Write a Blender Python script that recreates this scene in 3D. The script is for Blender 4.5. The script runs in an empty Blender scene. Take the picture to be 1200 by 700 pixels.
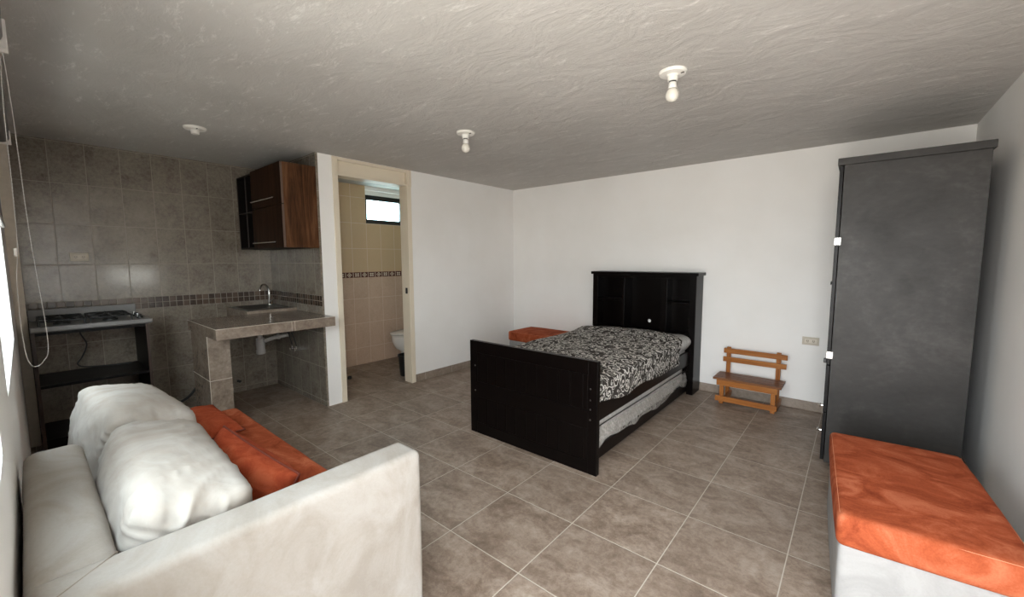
import bpy, bmesh, math, random
from mathutils import Vector, Matrix, noise

SC = bpy.context.scene
COL = SC.collection
PI = math.pi
random.seed(7)

# ------------------------------------------------------------------ camera
cam_d = bpy.data.cameras.new('camera')
cam = bpy.data.objects.new('camera', cam_d)
COL.objects.link(cam)
CAM = Vector((3.7838, -4.5287, 1.3898))
YAW, PIT, ROL = math.radians(-40.106), math.radians(5.507), math.radians(-0.248)
fw = Vector((math.sin(YAW) * math.cos(PIT), math.cos(YAW) * math.cos(PIT), -math.sin(PIT)))
rt = Vector((math.cos(YAW), -math.sin(YAW), 0))
up = rt.cross(fw)
rt2 = math.cos(ROL) * rt + math.sin(ROL) * up
up2 = -math.sin(ROL) * rt + math.cos(ROL) * up
m = Matrix((rt2, up2, -fw)).transposed().to_4x4()
m.translation = CAM
cam.matrix_world = m
cam_d.sensor_fit = 'HORIZONTAL'
cam_d.sensor_width = 36.0
cam_d.lens = 481.726 * 36.0 / 1200.0
cam_d.clip_start = 0.005
SC.camera = cam

# ------------------------------------------------------------------ world (daylight outside the openings)
SKY, GROUND, SKY_PX, EXPO = 12.6, 8.3, 13.5, 0.66
W = bpy.data.worlds.new('daylight'); SC.world = W
W.use_nodes = True
wn = W.node_tree; wn.nodes.clear()
wo = wn.nodes.new('ShaderNodeOutputWorld'); wb = wn.nodes.new('ShaderNodeBackground')
wt = wn.nodes.new('ShaderNodeTexCoord'); wx = wn.nodes.new('ShaderNodeSeparateXYZ')
wr = wn.nodes.new('ShaderNodeValToRGB'); wm = wn.nodes.new('ShaderNodeMapRange')
wn.links.new(wt.outputs['Generated'], wx.inputs[0])
wm.inputs[1].default_value = -1; wm.inputs[2].default_value = 1
wn.links.new(wx.outputs[2], wm.inputs[0]); wn.links.new(wm.outputs[0], wr.inputs[0])
cr = wr.color_ramp
cr.elements[0].position = 0.0; cr.elements[0].color = (1.0 * GROUND / SKY, .95 * GROUND / SKY, .88 * GROUND / SKY, 1)
cr.elements[1].position = 1.0; cr.elements[1].color = (.80, .90, 1.0, 1)
e = cr.elements.new(.485); e.color = (1.0 * GROUND / SKY, .96 * GROUND / SKY, .90 * GROUND / SKY, 1)
e = cr.elements.new(.515); e.color = (.95, .98, 1.0, 1)
wn.links.new(wr.outputs[0], wb.inputs[0])
# invented: sky made stronger toward +x to feed light through the right-wall slit
sw = wn.nodes.new('ShaderNodeMapRange'); sw.interpolation_type = 'SMOOTHSTEP'
wn.links.new(wx.outputs[0], sw.inputs[0])
for i_, v_ in zip((1, 2, 3, 4), (.35, .60, SKY, SKY_PX)): sw.inputs[i_].default_value = v_
wn.links.new(sw.outputs[0], wb.inputs[1])
wn.links.new(wb.outputs[0], wo.inputs[0])

def portal(name, loc, rot, sx, sy):
    l = bpy.data.lights.new(name, 'AREA'); l.shape = 'RECTANGLE'; l.size = sx; l.size_y = sy
    l.cycles.is_portal = True
    o = bpy.data.objects.new(name, l); COL.objects.link(o); o.location = loc; o.rotation_euler = rot
    return o

SC.view_settings.view_transform = 'Standard'
SC.view_settings.look = 'None'
SC.view_settings.gamma = 1
SC.view_settings.use_curve_mapping = False
SC.view_settings.exposure = EXPO
SC.cycles.max_bounces = 14
SC.cycles.diffuse_bounces = 10
SC.cycles.glossy_bounces = 6
SC.cycles.transparent_max_bounces = 16
SC.cycles.sample_clamp_indirect = 6

# ------------------------------------------------------------------ room dimensions
H = 2.349            # ceiling
XR = 4.380           # right wall
YW = -4.590          # window wall (inner face)
XK = -1.165          # kitchen tiled wall
YK = -2.765          # kitchen side wall
XB, YB0, YB1 = -1.21, -2.64, -0.70   # bathroom
WT = .15
# windows in window wall: x0,x1,z0,z1
WIN1 = (.13, 1.70, .95, 2.02)
DOOR2 = (3.32, 4.27, 0.0, 2.10)       # open entrance doorway in the window wall
WIN2 = (2.32, 3.02, .95, 2.00)
ADDED_SLIT = (-3.50, -2.85, .98, 1.22)      # unseen slit added in right wall, in place of a suspected sun patch (y0,y1,z0,z1)
WINB = (-1.573, -.93, 1.865, 2.30)    # bathroom (y0,y1,z0,z1)
DOOR = (-2.565, -1.80, 2.175)         # bathroom door opening y0,y1,top
portal('daylight_portal', ((WIN1[0]+WIN1[1])/2, YW-.05, (WIN1[2]+WIN1[3])/2), (PI/2, 0, 0), WIN1[1]-WIN1[0], WIN1[3]-WIN1[2])
portal('daylight_portal', ((WIN2[0]+WIN2[1])/2, YW-.05, (WIN2[2]+WIN2[3])/2), (PI/2, 0, 0), WIN2[1]-WIN2[0], WIN2[3]-WIN2[2])
portal('daylight_portal', ((DOOR2[0]+DOOR2[1])/2, YW-.05, (DOOR2[2]+DOOR2[3])/2), (PI/2, 0, 0), DOOR2[1]-DOOR2[0], DOOR2[3]-DOOR2[2])
portal('daylight_portal', (XR+.05, (ADDED_SLIT[0]+ADDED_SLIT[1])/2, (ADDED_SLIT[2]+ADDED_SLIT[3])/2), (0, PI/2, 0), ADDED_SLIT[3]-ADDED_SLIT[2], ADDED_SLIT[1]-ADDED_SLIT[0])
portal('daylight_portal', (XB-.05, (WINB[0]+WINB[1])/2, (WINB[2]+WINB[3])/2), (0, -PI/2, 0), WINB[3]-WINB[2], WINB[1]-WINB[0])

# ------------------------------------------------------------------ node helpers
class NT:
    def __init__(s, name):
        s.m = bpy.data.materials.new(name); s.m.use_nodes = True
        s.t = s.m.node_tree; s.t.nodes.clear()
        s.out = s.t.nodes.new('ShaderNodeOutputMaterial')
        s.b = s.t.nodes.new('ShaderNodeBsdfPrincipled')
        s.t.links.new(s.b.outputs[0], s.out.inputs[0])
    def n(s, typ, **k):
        q = s.t.nodes.new(typ)
        for a, v in k.items(): setattr(q, a, v)
        return q
    def l(s, a, b): s.t.links.new(a, b)
    def put(s, sock, v):
        if isinstance(v, bpy.types.NodeSocket): s.l(v, sock)
        elif isinstance(v, (tuple, list)): sock.default_value = (*v, 1) if len(v) == 3 and sock.type == 'RGBA' else v
        else: sock.default_value = v
    def math(s, op, a, b=0.0, c=0.0):
        q = s.n('ShaderNodeMath', operation=op)
        for i, v in enumerate((a, b, c)): s.put(q.inputs[i], v)
        return q.outputs[0]
    def mix(s, f, a, b, typ='MIX'):
        q = s.n('ShaderNodeMix', data_type='RGBA', blend_type=typ)
        s.put(q.inputs[0], f); s.put(q.inputs[6], a); s.put(q.inputs[7], b)
        return q.outputs[2]
    def coord(s): return s.n('ShaderNodeTexCoord').outputs['Object']
    def mapv(s, v, scale=(1, 1, 1), loc=(0, 0, 0), rot=(0, 0, 0)):
        q = s.n('ShaderNodeMapping'); s.l(v, q.inputs[0])
        q.inputs[1].default_value = loc; q.inputs[2].default_value = rot; q.inputs[3].default_value = scale
        return q.outputs[0]
    def noise(s, v, scale, detail=4, rough=.55, dist=0.0, col=False):
        q = s.n('ShaderNodeTexNoise'); s.l(v, q.inputs['Vector'])
        q.inputs['Scale'].default_value = scale; q.inputs['Detail'].default_value = detail
        q.inputs['Roughness'].default_value = rough; q.inputs['Distortion'].default_value = dist
        return q.outputs[1 if col else 0]
    def ramp(s, f, stops, interp='LINEAR'):
        q = s.n('ShaderNodeValToRGB'); s.put(q.inputs[0], f)
        r = q.color_ramp; r.interpolation = interp
        while len(r.elements) < len(stops): r.elements.new(.5)
        for el, (p, c) in zip(r.elements, stops):
            el.position = p; el.color = (*c, 1) if len(c) == 3 else c
        return q.outputs[0]
    def rng(s, f, a, b, c, d):
        q = s.n('ShaderNodeMapRange'); s.put(q.inputs[0], f)
        for i, v in zip((1, 2, 3, 4), (a, b, c, d)): q.inputs[i].default_value = v
        return q.outputs[0]
    def bump(s, h, strength=.3, dist=.01):
        q = s.n('ShaderNodeBump'); q.inputs['Strength'].default_value = strength
        q.inputs['Distance'].default_value = dist; s.l(h, q.inputs['Height'])
        s.l(q.outputs[0], s.b.inputs['Normal'])
    def set(s, col=None, rough=None, metal=None, spec=None, **k):
        if col is not None: s.put(s.b.inputs['Base Color'], col)
        if rough is not None: s.put(s.b.inputs['Roughness'], rough)
        if metal is not None: s.put(s.b.inputs['Metallic'], metal)
        if spec is not None: s.put(s.b.inputs['Specular IOR Level'], spec)
        for a, v in k.items(): s.put(s.b.inputs[a], v)
        return s.m
    def cell(s, v, axes, sizes, offs):
        """cell grid: returns (edge distance in metres, cell id colour value)"""
        x = s.n('ShaderNodeSeparateXYZ'); s.l(v, x.inputs[0])
        ds, ids = [], []
        for a, sz, of in zip(axes, sizes, offs):
            q = s.math('DIVIDE', s.math('SUBTRACT', x.outputs[a], of), sz)
            ids.append(s.math('FLOOR', q))
            fr = s.math('SUBTRACT', q, ids[-1])
            d = s.math('MINIMUM', fr, s.math('SUBTRACT', 1.0, fr))
            ds.append(s.math('MULTIPLY', d, sz))
        cb = s.n('ShaderNodeCombineXYZ'); s.l(ids[0], cb.inputs[0]); s.l(ids[1], cb.inputs[1])
        w = s.n('ShaderNodeTexWhiteNoise', noise_dimensions='2D'); s.l(cb.outputs[0], w.inputs[0])
        return s.math('MINIMUM', *ds), w.outputs[0], cb.outputs[0]

def plain(name, col, rough=.5, metal=0, spec=.5, var=.06, scale=30, bump=0.0, **k):
    t = NT(name); c = t.coord()
    f = t.noise(c, scale, 5)
    lo = tuple(max(0, x * (1 - var)) for x in col); hi = tuple(min(1, x * (1 + var)) for x in col)
    if bump: t.bump(f, bump, .004)
    return t.set(t.ramp(f, [(.3, lo), (.7, hi)]), rough, metal, spec, **k)

M = {}
def mat_wall():
    t = NT('white_stucco'); c = t.coord()
    f = t.noise(c, 9, 8, .62, .6); g = t.noise(c, 60, 4, .6)
    big = t.noise(c, 1.3, 4)
    h = t.math('ADD', f, t.math('MULTIPLY', g, .35)); t.bump(h, .22, .006)
    return t.set(t.ramp(big, [(.3, (.83, .815, .79)), (.7, (.89, .88, .865))]), .75, spec=.25)
M['wall'] = mat_wall()
def mat_ceil():
    t = NT('rough_trowelled_plaster'); c = t.coord()
    ws = t.noise(c, 2.2, 3, .5, 0, True)
    off = t.n('ShaderNodeVectorMath', operation='MULTIPLY_ADD'); t.l(ws, off.inputs[0]); off.inputs[1].default_value = (.16, .16, 0); t.l(c, off.inputs[2])
    cs = t.mapv(off.outputs[0], (1, 3.6, 1), rot=(0, 0, -.75))
    f = t.noise(cs, 8.5, 10, .72, .5); g = t.noise(cs, 30, 7, .75, .3)
    ridge = t.math('SUBTRACT', 1.0, t.math('MULTIPLY', t.math('ABSOLUTE', t.math('SUBTRACT', f, .5)), 5.0))
    h = t.math('ADD', t.math('MULTIPLY', ridge, .16), t.math('MULTIPLY', g, .9))
    # long trowel seam running across the ceiling
    x = t.n('ShaderNodeSeparateXYZ'); t.l(c, x.inputs[0])
    ln = t.math('ADD', t.math('SUBTRACT', x.outputs[1], t.math('MULTIPLY', x.outputs[0], SEAM[0])), -SEAM[1])
    ln = t.math('ADD', ln, t.math('MULTIPLY', t.math('SUBTRACT', t.noise(c, 3, 3), .5), .12))
    seam = t.rng(t.math('ABSOLUTE', ln), 0, .09, 1, 0)
    h = t.math('ADD', h, t.math('MULTIPLY', seam, .55))
    big = t.noise(t.mapv(off.outputs[0], (1, 1.8, 1), rot=(0, 0, -.75)), 3.2, 4, .6, .8)
    h = t.math('ADD', t.math('MULTIPLY', h, .55), t.math('MULTIPLY', big, 2.6)); t.bump(h, .36, .013)
    colr = t.ramp(t.noise(c, 1.5, 5), [(.3, (.48, .46, .435)), (.7, (.55, .53, .505))])
    fl = t.rng(t.math('ADD', t.math('MULTIPLY', t.noise(cs, 5, 8, .75, .3), 1.0), t.math('MULTIPLY', g, .55)), .84, 1.0, 0, .7)
    colr = t.mix(fl, colr, (.80, .78, .75))
    return t.set(colr, .75, spec=.25)
SEAM = (-.395, -2.09)
M['ceil'] = mat_ceil()
def mat_floor():
    t = NT('stone_look_floor_tile'); c = t.coord()
    d, idv, idc = t.cell(c, (0, 1), (.45, .45), (.006, -.0643))
    ofs = t.n('ShaderNodeVectorMath', operation='MULTIPLY_ADD')
    t.l(idc, ofs.inputs[0]); ofs.inputs[1].default_value = (7.3, 3.1, 0); t.l(c, ofs.inputs[2])
    v = ofs.outputs[0]
    a = t.noise(t.mapv(v, (1, 1.5, 1)), 4.0, 10, .68, .7); b = t.noise(v, 26, 9, .8, .3); sp = t.noise(v, 70, 5, .75)
    f = t.math('ADD', t.math('MULTIPLY', a, .52), t.math('MULTIPLY', b, .48))
    colr = t.ramp(f, [(.36, (.135, .094, .069)), (.46, (.235, .174, .131)), (.53, (.32, .248, .195)), (.63, (.43, .355, .29))])
    colr = t.mix(t.rng(sp, .58, .70, 0, .5), colr, (.11, .082, .062))
    colr = t.mix(t.rng(idv, 0, 1, 0, .22), colr, (.15, .115, .09))
    g = t.rng(d, .0016, .0028, 1, 0)
    colr = t.mix(g, colr, (.52, .47, .40))
    hh = t.math('ADD', t.rng(d, .0015, .006, 0, 1), t.math('MULTIPLY', b, .12)); t.bump(hh, .35, .003)
    return t.set(colr, t.math('ADD', .42, t.math('ADD', t.math('MULTIPLY', g, .3), t.math('MULTIPLY', b, .12))), spec=.45)
M['floor'] = mat_floor()
def wall_tile(name, axis, oa, c0, c1, c2, grout, ysz=.209, zsz=.327, z0=1.357, rough=.13, split=None):
    t = NT(name); c = t.coord()
    d, idv, idc = t.cell(c, (axis, 2), (ysz, zsz), (oa, z0))
    ofs = t.n('ShaderNodeVectorMath', operation='MULTIPLY_ADD')
    t.l(idc, ofs.inputs[0]); ofs.inputs[1].default_value = (3.7, 5.1, 1.0); t.l(c, ofs.inputs[2])
    v = ofs.outputs[0]
    a = t.noise(v, 6, 8, .7, .5); b = t.noise(v, 48, 6, .75)
    f = t.math('ADD', t.math('MULTIPLY', a, .5), t.math('MULTIPLY', b, .5))
    colr = t.ramp(f, [(.36, c0), (.5, c1), (.66, c2)])
    if split:
        sx = t.n('ShaderNodeSeparateXYZ'); t.l(c, sx.inputs[0])
        colr = t.mix(t.rng(sx.outputs[2], split[0], split[0] + .002, 0, 1), colr, t.mix(.75, colr, split[1]))
    g = t.rng(d, .0014, .0028, 1, 0)
    colr = t.mix(g, colr, grout)
    h = t.math('ADD', t.rng(d, .001, .004, 0, 1), t.math('MULTIPLY', t.noise(c, 3.5, 2), .35)); t.bump(h, .16, .0025)
    return t.set(colr, t.math('ADD', rough, t.math('MULTIPLY', g, .5)), spec=.5)
KT = ((.104, .085, .064), (.203, .173, .138), (.28, .246, .203), (.28, .246, .202))
M['ktile_y'] = wall_tile('kitchen_wall_tile', 1, -4.338, *KT)
M['ktile_x'] = wall_tile('kitchen_side_tile', 0, -1.165, *KT)
BT = ((.54, .385, .28), (.60, .44, .33), (.65, .485, .37), (.72, .60, .48))
M['btile_y'] = wall_tile('bathroom_wall_tile', 1, -1.573, *BT, z0=1.205, rough=.25, split=(1.2, (.62, .455, .265)))
M['btile_x'] = wall_tile('bathroom_side_tile', 0, -1.21, *BT, z0=1.205, rough=.25, split=(1.2, (.62, .455, .265)))
def mat_mosaic(axis, nm):
    t = NT(nm); c = t.coord()
    d, idv, idc = t.cell(c, (axis, 2), (.051, .0515), (.012, .955))
    colr = t.ramp(idv, [(0, (.022, .011, .007)), (.3, (.042, .022, .013)), (.5, (.075, .046, .031)), (.78, (.115, .08, .058)), (.9, (.03, .015, .009))], 'CONSTANT')
    colr = t.mix(t.rng(t.noise(c, 60, 4), .3, .7, 0, .25), colr, (.13, .09, .065))
    g = t.rng(d, .002, .003, 1, 0)
    colr = t.mix(g, colr, (.23, .20, .165))
    t.bump(t.rng(d, .0015, .006, 0, 1), .4, .002)
    return t.set(colr, t.math('ADD', .16, t.math('MULTIPLY', g, .5)), spec=.5)
M['mos_y'] = mat_mosaic(1, 'mosaic_border'); M['mos_x'] = mat_mosaic(0, 'mosaic_border_side')
def mat_listello():
    t = NT('patterned_border_tile'); c = t.coord()
    x = t.n('ShaderNodeSeparateXYZ'); t.l(c, x.inputs[0])
    P = .105
    q = t.math('DIVIDE', t.math('SUBTRACT', x.outputs[1], -1.573), P)
    u = t.math('ABSOLUTE', t.math('SUBTRACT', t.math('FRACT', q), .5))
    w = t.math('ABSOLUTE', t.math('SUBTRACT', t.math('DIVIDE', t.math('SUBTRACT', x.outputs[2], 1.155), .07), .5))
    even = t.math('GREATER_THAN', t.math('FRACT', t.math('MULTIPLY', q, .5)), .5)
    dia = t.math('ADD', t.math('MULTIPLY', u, 1.35), w)                      # lozenge motif
    a_ = t.math('MAXIMUM', t.math('LESS_THAN', dia, .17), t.math('MULTIPLY', t.math('GREATER_THAN', dia, .31), t.math('LESS_THAN', dia, .44)))
    r = t.math('SQRT', t.math('ADD', t.math('POWER', t.math('MULTIPLY', u, 1.3), 2), t.math('POWER', w, 2)))
    pet = t.math('ADD', r, t.math('MULTIPLY', t.math('COSINE', t.math('MULTIPLY', t.math('ARCTAN2', w, u), 4)), .10))
    b_ = t.math('MULTIPLY', t.math('GREATER_THAN', pet, .14), t.math('LESS_THAN', pet, .34))
    f = t.math('ADD', t.math('MULTIPLY', a_, even), t.math('MULTIPLY', b_, t.math('SUBTRACT', 1.0, even)))
    f = t.math('MAXIMUM', f, t.math('GREATER_THAN', u, .465))
    colr = t.mix(f, (.115, .045, .035), (.72, .62, .50))
    colr = t.mix(t.math('GREATER_THAN', w, .44), colr, (.20, .10, .075))
    return t.set(colr, .25)
M['listello'] = mat_listello()
def mat_ctile():
    t = NT('stone_tile_counter'); c = t.coord()
    a = t.noise(c, 6, 9, .68, .6); b = t.noise(c, 40, 5, .7)
    f = t.math('ADD', t.math('MULTIPLY', a, .6), t.math('MULTIPLY', b, .4))
    t.bump(f, .15, .003)
    return t.set(t.ramp(f, [(.34, (.13, .097, .073)), (.5, (.235, .185, .145)), (.64, (.32, .268, .218))]), .2, spec=.5)
M['ctile'] = mat_ctile()
M['grout'] = plain('pale_grout', (.50, .44, .37), .8)
M['base'] = None
def mat_base():
    t = NT('baseboard_tile'); c = t.coord()
    x = t.n('ShaderNodeSeparateXYZ'); t.l(c, x.inputs[0])
    s = t.math('ADD', x.outputs[0], x.outputs[1])
    q = t.math('FRACT', t.math('DIVIDE', s, .40)); d = t.math('MULTIPLY', t.math('MINIMUM', q, t.math('SUBTRACT', 1.0, q)), .40)
    a = t.noise(c, 7, 9, .68, .6); b = t.noise(c, 40, 5, .7)
    f = t.math('ADD', t.math('MULTIPLY', a, .6), t.math('MULTIPLY', b, .4))
    colr = t.ramp(f, [(.32, (.19, .145, .11)), (.5, (.28, .225, .18)), (.66, (.36, .30, .25))])
    colr = t.mix(t.rng(d, .0014, .0026, 1, 0), colr, (.52, .47, .40))
    return t.set(colr, .4)
M['base'] = mat_base()
def mat_black(name, col=(.008, .006, .005), rough=.22, grain=True, spec=.45):
    t = NT(name); c = t.coord()
    f = t.noise(t.mapv(c, (6, 6, .6)), 12, 6, .6, .4)
    if grain: t.bump(f, .08, .002)
    return t.set(t.ramp(f, [(.3, tuple(x * .75 for x in col)), (.7, tuple(x * 1.3 for x in col))]), rough, spec=spec)
M['espresso'] = mat_black('espresso_lacquered_wood', (.0028, .0018, .0016), .28, spec=.12)
M['rail'] = mat_black('espresso_rail_wood', (.0055, .003, .0024), .35, spec=.15)
def mat_ward():
    t = NT('dark_wardrobe_panel'); c = t.coord()
    a = t.noise(t.mapv(c, (.8, 1, 1)), 3.0, 9, .66, .5); b = t.noise(t.mapv(c, (1, 1, 1.6)), 22, 6, .65); st = t.noise(t.mapv(c, (1.2, 1, 1)), 10, 7, .7, .6)
    f = t.math('ADD', t.math('MULTIPLY', a, .7), t.math('MULTIPLY', b, .3))
    colr = t.ramp(f, [(.35, (.024, .0225, .021)), (.52, (.036, .0335, .0315)), (.68, (.060, .056, .053))])
    colr = t.mix(t.rng(st, .60, .74, 0, .5), colr, (.018, .016, .015))
    return t.set(colr, t.rng(a, .35, .65, .50, .38), spec=.22)
M['ward'] = mat_ward()
M['ward_edge'] = mat_black('dark_wardrobe_edge', (.006, .0055, .0055), .35, spec=.15)
M['black'] = plain('black_painted_metal', (.012, .012, .012), .4)
M['iron'] = plain('cast_iron', (.01, .01, .01), .5)
M['rubber'] = plain('black_rubber', (.012, .012, .012), .6)
M['chrome'] = plain('chrome', (.75, .75, .74), .12, 1, var=.02)
M['steel'] = plain('brushed_steel', (.30, .295, .285), .32, 1, var=.05)
M['enamel'] = plain('grey_stove_enamel', (.16, .155, .15), .35, 0, var=.04)
M['alu'] = plain('pale_aluminium', (.60, .60, .60), .35, 1, var=.03)
M['white_pl'] = plain('white_plastic', (.78, .76, .72), .35, var=.02)
M['ivory'] = plain('ivory_plastic', (.50, .44, .35), .35, var=.03)
M['ivory_d'] = plain('ivory_plastic_socket', (.62, .56, .47), .4, var=.03)
M['ceramic'] = plain('white_glazed_ceramic', (.78, .74, .68), .1, var=.015)
M['porcelain'] = plain('porcelain_lamp_holder', (.80, .78, .73), .3, var=.02)
M['bulb'] = plain('opal_bulb_glass', (.72, .69, .62), .12, var=.02)
M['pvc'] = plain('grey_white_pvc', (.50, .48, .46), .4, var=.04)
M['frame_door'] = plain('cream_painted_metal', (.74, .66, .53), .4, var=.03, scale=6)
M['beige_edge'] = plain('beige_plaster', (.64, .57, .48), .7, var=.06)
M['grey_blind'] = plain('grey_blind_fabric', (.20, .19, .18), .8)
M['slot'] = plain('dark_slot', (.03, .025, .02), .6)
def mat_suede(name, lo, mid, hi, sc=4.5, sheen=.0, bump=.15, rough=.85):
    t = NT(name); c = t.coord()
    a = t.noise(t.mapv(c, (1, 1.5, 1), rot=(.3, .2, .6)), sc, 7, .62, 1.4); b = t.noise(c, 160, 3, .6)
    f = t.math('ADD', t.math('MULTIPLY', a, .85), t.math('MULTIPLY', b, .15))
    t.bump(b, bump, .001)
    return t.set(t.ramp(f, [(.33, lo), (.5, mid), (.62, hi)]), rough, spec=.08, **{'Sheen Weight': sheen, 'Sheen Roughness': .5})
M['orange'] = mat_suede('burnt_orange_suede', (.19, .034, .013), (.345, .078, .031), (.46, .135, .066))
M['orange2'] = mat_suede('burnt_orange_velvet', (.23, .036, .014), (.32, .060, .024), (.39, .090, .038), 8)
M['orange_dark'] = plain('dark_rust_piping', (.13, .022, .009), .85)
M['orange_seam'] = plain('pale_orange_stitching', (.62, .26, .14), .8)
M['cream'] = mat_suede('cream_microsuede', (.255, .228, .20), (.305, .28, .252), (.335, .314, .29), 3.5)
def mat_linen():
    t = NT('creased_off_white_linen'); c = t.coord()
    a = t.noise(t.mapv(c, (1, 1.5, 1), rot=(.3, .2, .6)), 3.0, 7, .62, 1.2)
    f = t.noise(t.mapv(c, (1, .45, .45), rot=(.2, .5, .1)), 11, 3, .5, .9)
    r = t.math('SUBTRACT', 1.0, t.math('MULTIPLY', t.math('ABSOLUTE', t.math('SUBTRACT', f, .5)), 4.0))
    g = t.noise(t.mapv(c, (.5, 1, .6), rot=(.5, .1, .8)), 15, 2, .5, .6)
    t.bump(t.math('ADD', t.math('MULTIPLY', r, .6), t.math('MULTIPLY', g, .5)), .20, .012)
    return t.set(t.ramp(a, [(.33, (.34, .305, .268)), (.5, (.40, .372, .338)), (.62, (.44, .42, .392))]), .85, spec=.08)
M['cream_c'] = mat_linen()
M['cream_w'] = mat_suede('white_ottoman_fabric', (.275, .27, .262), (.315, .308, .30), (.345, .338, .33), 4)
def mat_wood(name, axis, cols, sc=14, rough=.35, stretch=.08, spec=.2):
    t = NT(name); c = t.coord()
    sv = [1, 1, 1]; sv[axis] = stretch
    v = t.mapv(c, tuple(sv))
    a = t.noise(v, sc, 7, .62, 1.2); b = t.noise(v, sc * 7, 4, .6)
    f = t.math('ADD', t.math('MULTIPLY', a, .75), t.math('MULTIPLY', b, .25))
    t.bump(f, .1, .002)
    return t.set(t.ramp(f, [(.36, cols[0]), (.5, cols[1]), (.64, cols[2])]), rough, spec=spec)
PINE = ((.22, .07, .016), (.34, .125, .030), (.43, .185, .055))
M['pine_x'] = mat_wood('varnished_pine', 0, PINE); M['pine_seat'] = mat_wood('darker_pine_seat', 0, ((.10, .035, .014), (.17, .066, .027), (.23, .10, .045))); M['pine_y'] = mat_wood('varnished_pine_side', 1, PINE); M['pine_z'] = mat_wood('varnished_pine_post', 2, PINE)  # seat slats get a darker pine tone than the other parts
WAL = ((.026, .0095, .004), (.082, .034, .014), (.155, .072, .033))
M['walnut'] = mat_wood('walnut_laminate', 2, WAL, 13, .3, .09)
M['walnut_d'] = mat_wood('walnut_door_laminate', 2, ((.012, .0045, .002), (.024, .010, .0045), (.040, .0175, .008)), 18, .5, .06, .06)
M['cab_in'] = plain('dark_cabinet_interior', (.005, .0035, .003), .5, spec=.12)
M['cab_edge'] = plain('pale_edge_band', (.10, .065, .048), .5)
M['niche_edge'] = plain('dull_niche_edge', (.035, .027, .023), .5)
M['stand'] = mat_black('dark_stand_board', (.004, .003, .003), .45, spec=.12)
M['stand_edge'] = plain('brown_board_edge', (.03, .014, .008), .4)
def mat_spread():
    t = NT('charcoal_scroll_print_cotton'); c = t.n('ShaderNodeTexCoord').outputs['UV']
    def wob(v, sc, am, loc=(0, 0, 0)):
        w = t.noise(t.mapv(v, loc=loc), sc, 2, .5, 0, True)
        o = t.n('ShaderNodeVectorMath', operation='MULTIPLY_ADD'); t.l(w, o.inputs[0]); o.inputs[1].default_value = (am, am, 0); t.l(v, o.inputs[2])
        return o.outputs[0]
    def scroll(scale, pitch, wd, rmax, loc, blob):
        v = wob(t.mapv(c, loc=loc), 14, .045, loc)
        vo = t.n('ShaderNodeTexVoronoi', voronoi_dimensions='2D'); t.l(v, vo.inputs['Vector']); vo.inputs['Scale'].default_value = scale
        vo.inputs['Randomness'].default_value = .75
        df = t.n('ShaderNodeVectorMath', operation='SUBTRACT'); t.l(v, df.inputs[0]); t.l(vo.outputs['Position'], df.inputs[1])
        sx = t.n('ShaderNodeSeparateXYZ'); t.l(df.outputs[0], sx.inputs[0])
        sc = t.n('ShaderNodeSeparateColor'); t.l(vo.outputs['Color'], sc.inputs[0])
        sg = t.math('SUBTRACT', t.math('MULTIPLY', t.math('GREATER_THAN', sc.outputs[0], .5), 2.0), 1.0)
        ang = t.math('DIVIDE', t.math('ARCTAN2', sx.outputs[1], sx.outputs[0]), 2 * PI)
        r = t.math('SQRT', t.math('ADD', t.math('POWER', sx.outputs[0], 2), t.math('POWER', sx.outputs[1], 2)))
        ph = t.math('FRACT', t.math('ADD', t.math('ADD', t.math('DIVIDE', r, pitch), t.math('MULTIPLY', ang, sg)), sc.outputs[1]))
        ln = t.rng(t.math('ABSOLUTE', t.math('SUBTRACT', ph, .5)), wd, wd + .05, 1, 0)
        gate = t.math('LESS_THAN', r, t.math('ADD', rmax, t.math('MULTIPLY', sc.outputs[2], rmax * .5)))
        return t.math('MAXIMUM', t.math('MULTIPLY', ln, gate), t.math('LESS_THAN', r, blob))
    m1 = scroll(8.0, .036, .085, .055, (0, 0, 0), .010)
    m2 = scroll(13, .026, .10, .020, (3.3, 1.7, 0), .006)
    v = wob(c, 10, .08)
    n2 = t.noise(t.mapv(v, loc=(3.1, 1.7, .4)), 13, 1, .5, .8)
    m3 = t.rng(t.math('ABSOLUTE', t.math('SUBTRACT', n2, .5)), .007, .013, 1, 0)
    mm = t.math('MAXIMUM', t.math('MAXIMUM', m1, m2), m3)
    wv = t.noise(c, 420, 2); t.bump(wv, .2, .001)
    return t.set(t.mix(mm, (.046, .041, .037), (.70, .68, .64)), .85, spec=.1)
M['spread'] = mat_spread()
def mat_wrap():
    t = NT('crinkled_clear_plastic_wrap'); c = t.coord()
    v = t.mapv(c, (1, 1, 1))
    f = t.noise(v, 18, 7, .65, 1.8); q = t.n('ShaderNodeTexVoronoi', feature='DISTANCE_TO_EDGE'); t.l(c, q.inputs[0]); q.inputs['Scale'].default_value = 34
    t.bump(t.math('ADD', f, t.rng(q.outputs[0], 0, .1, 0, .4)), .55, .012)
    return t.set(t.ramp(f, [(.35, (.44, .43, .42)), (.6, (.60, .59, .57))]), .22, spec=.6)
M['wrap'] = mat_wrap()
def mat_film():
    t = NT('clear_plastic_film'); c = t.coord()
    f = t.noise(c, 22, 7, .65, 1.8); t.bump(f, .6, .012)
    t.set((.62, .60, .57), .16, spec=.7)
    tr = t.n('ShaderNodeBsdfTransparent'); tr.inputs[0].default_value = (.9, .88, .86, 1)
    mx = t.n('ShaderNodeMixShader'); t.put(mx.inputs[0], t.rng(f, .35, .7, .35, .8)); t.l(tr.outputs[0], mx.inputs[1]); t.l(t.b.outputs[0], mx.inputs[2])
    t.l(mx.outputs[0], t.out.inputs[0]); return t.m
M['film'] = mat_film()
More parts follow.
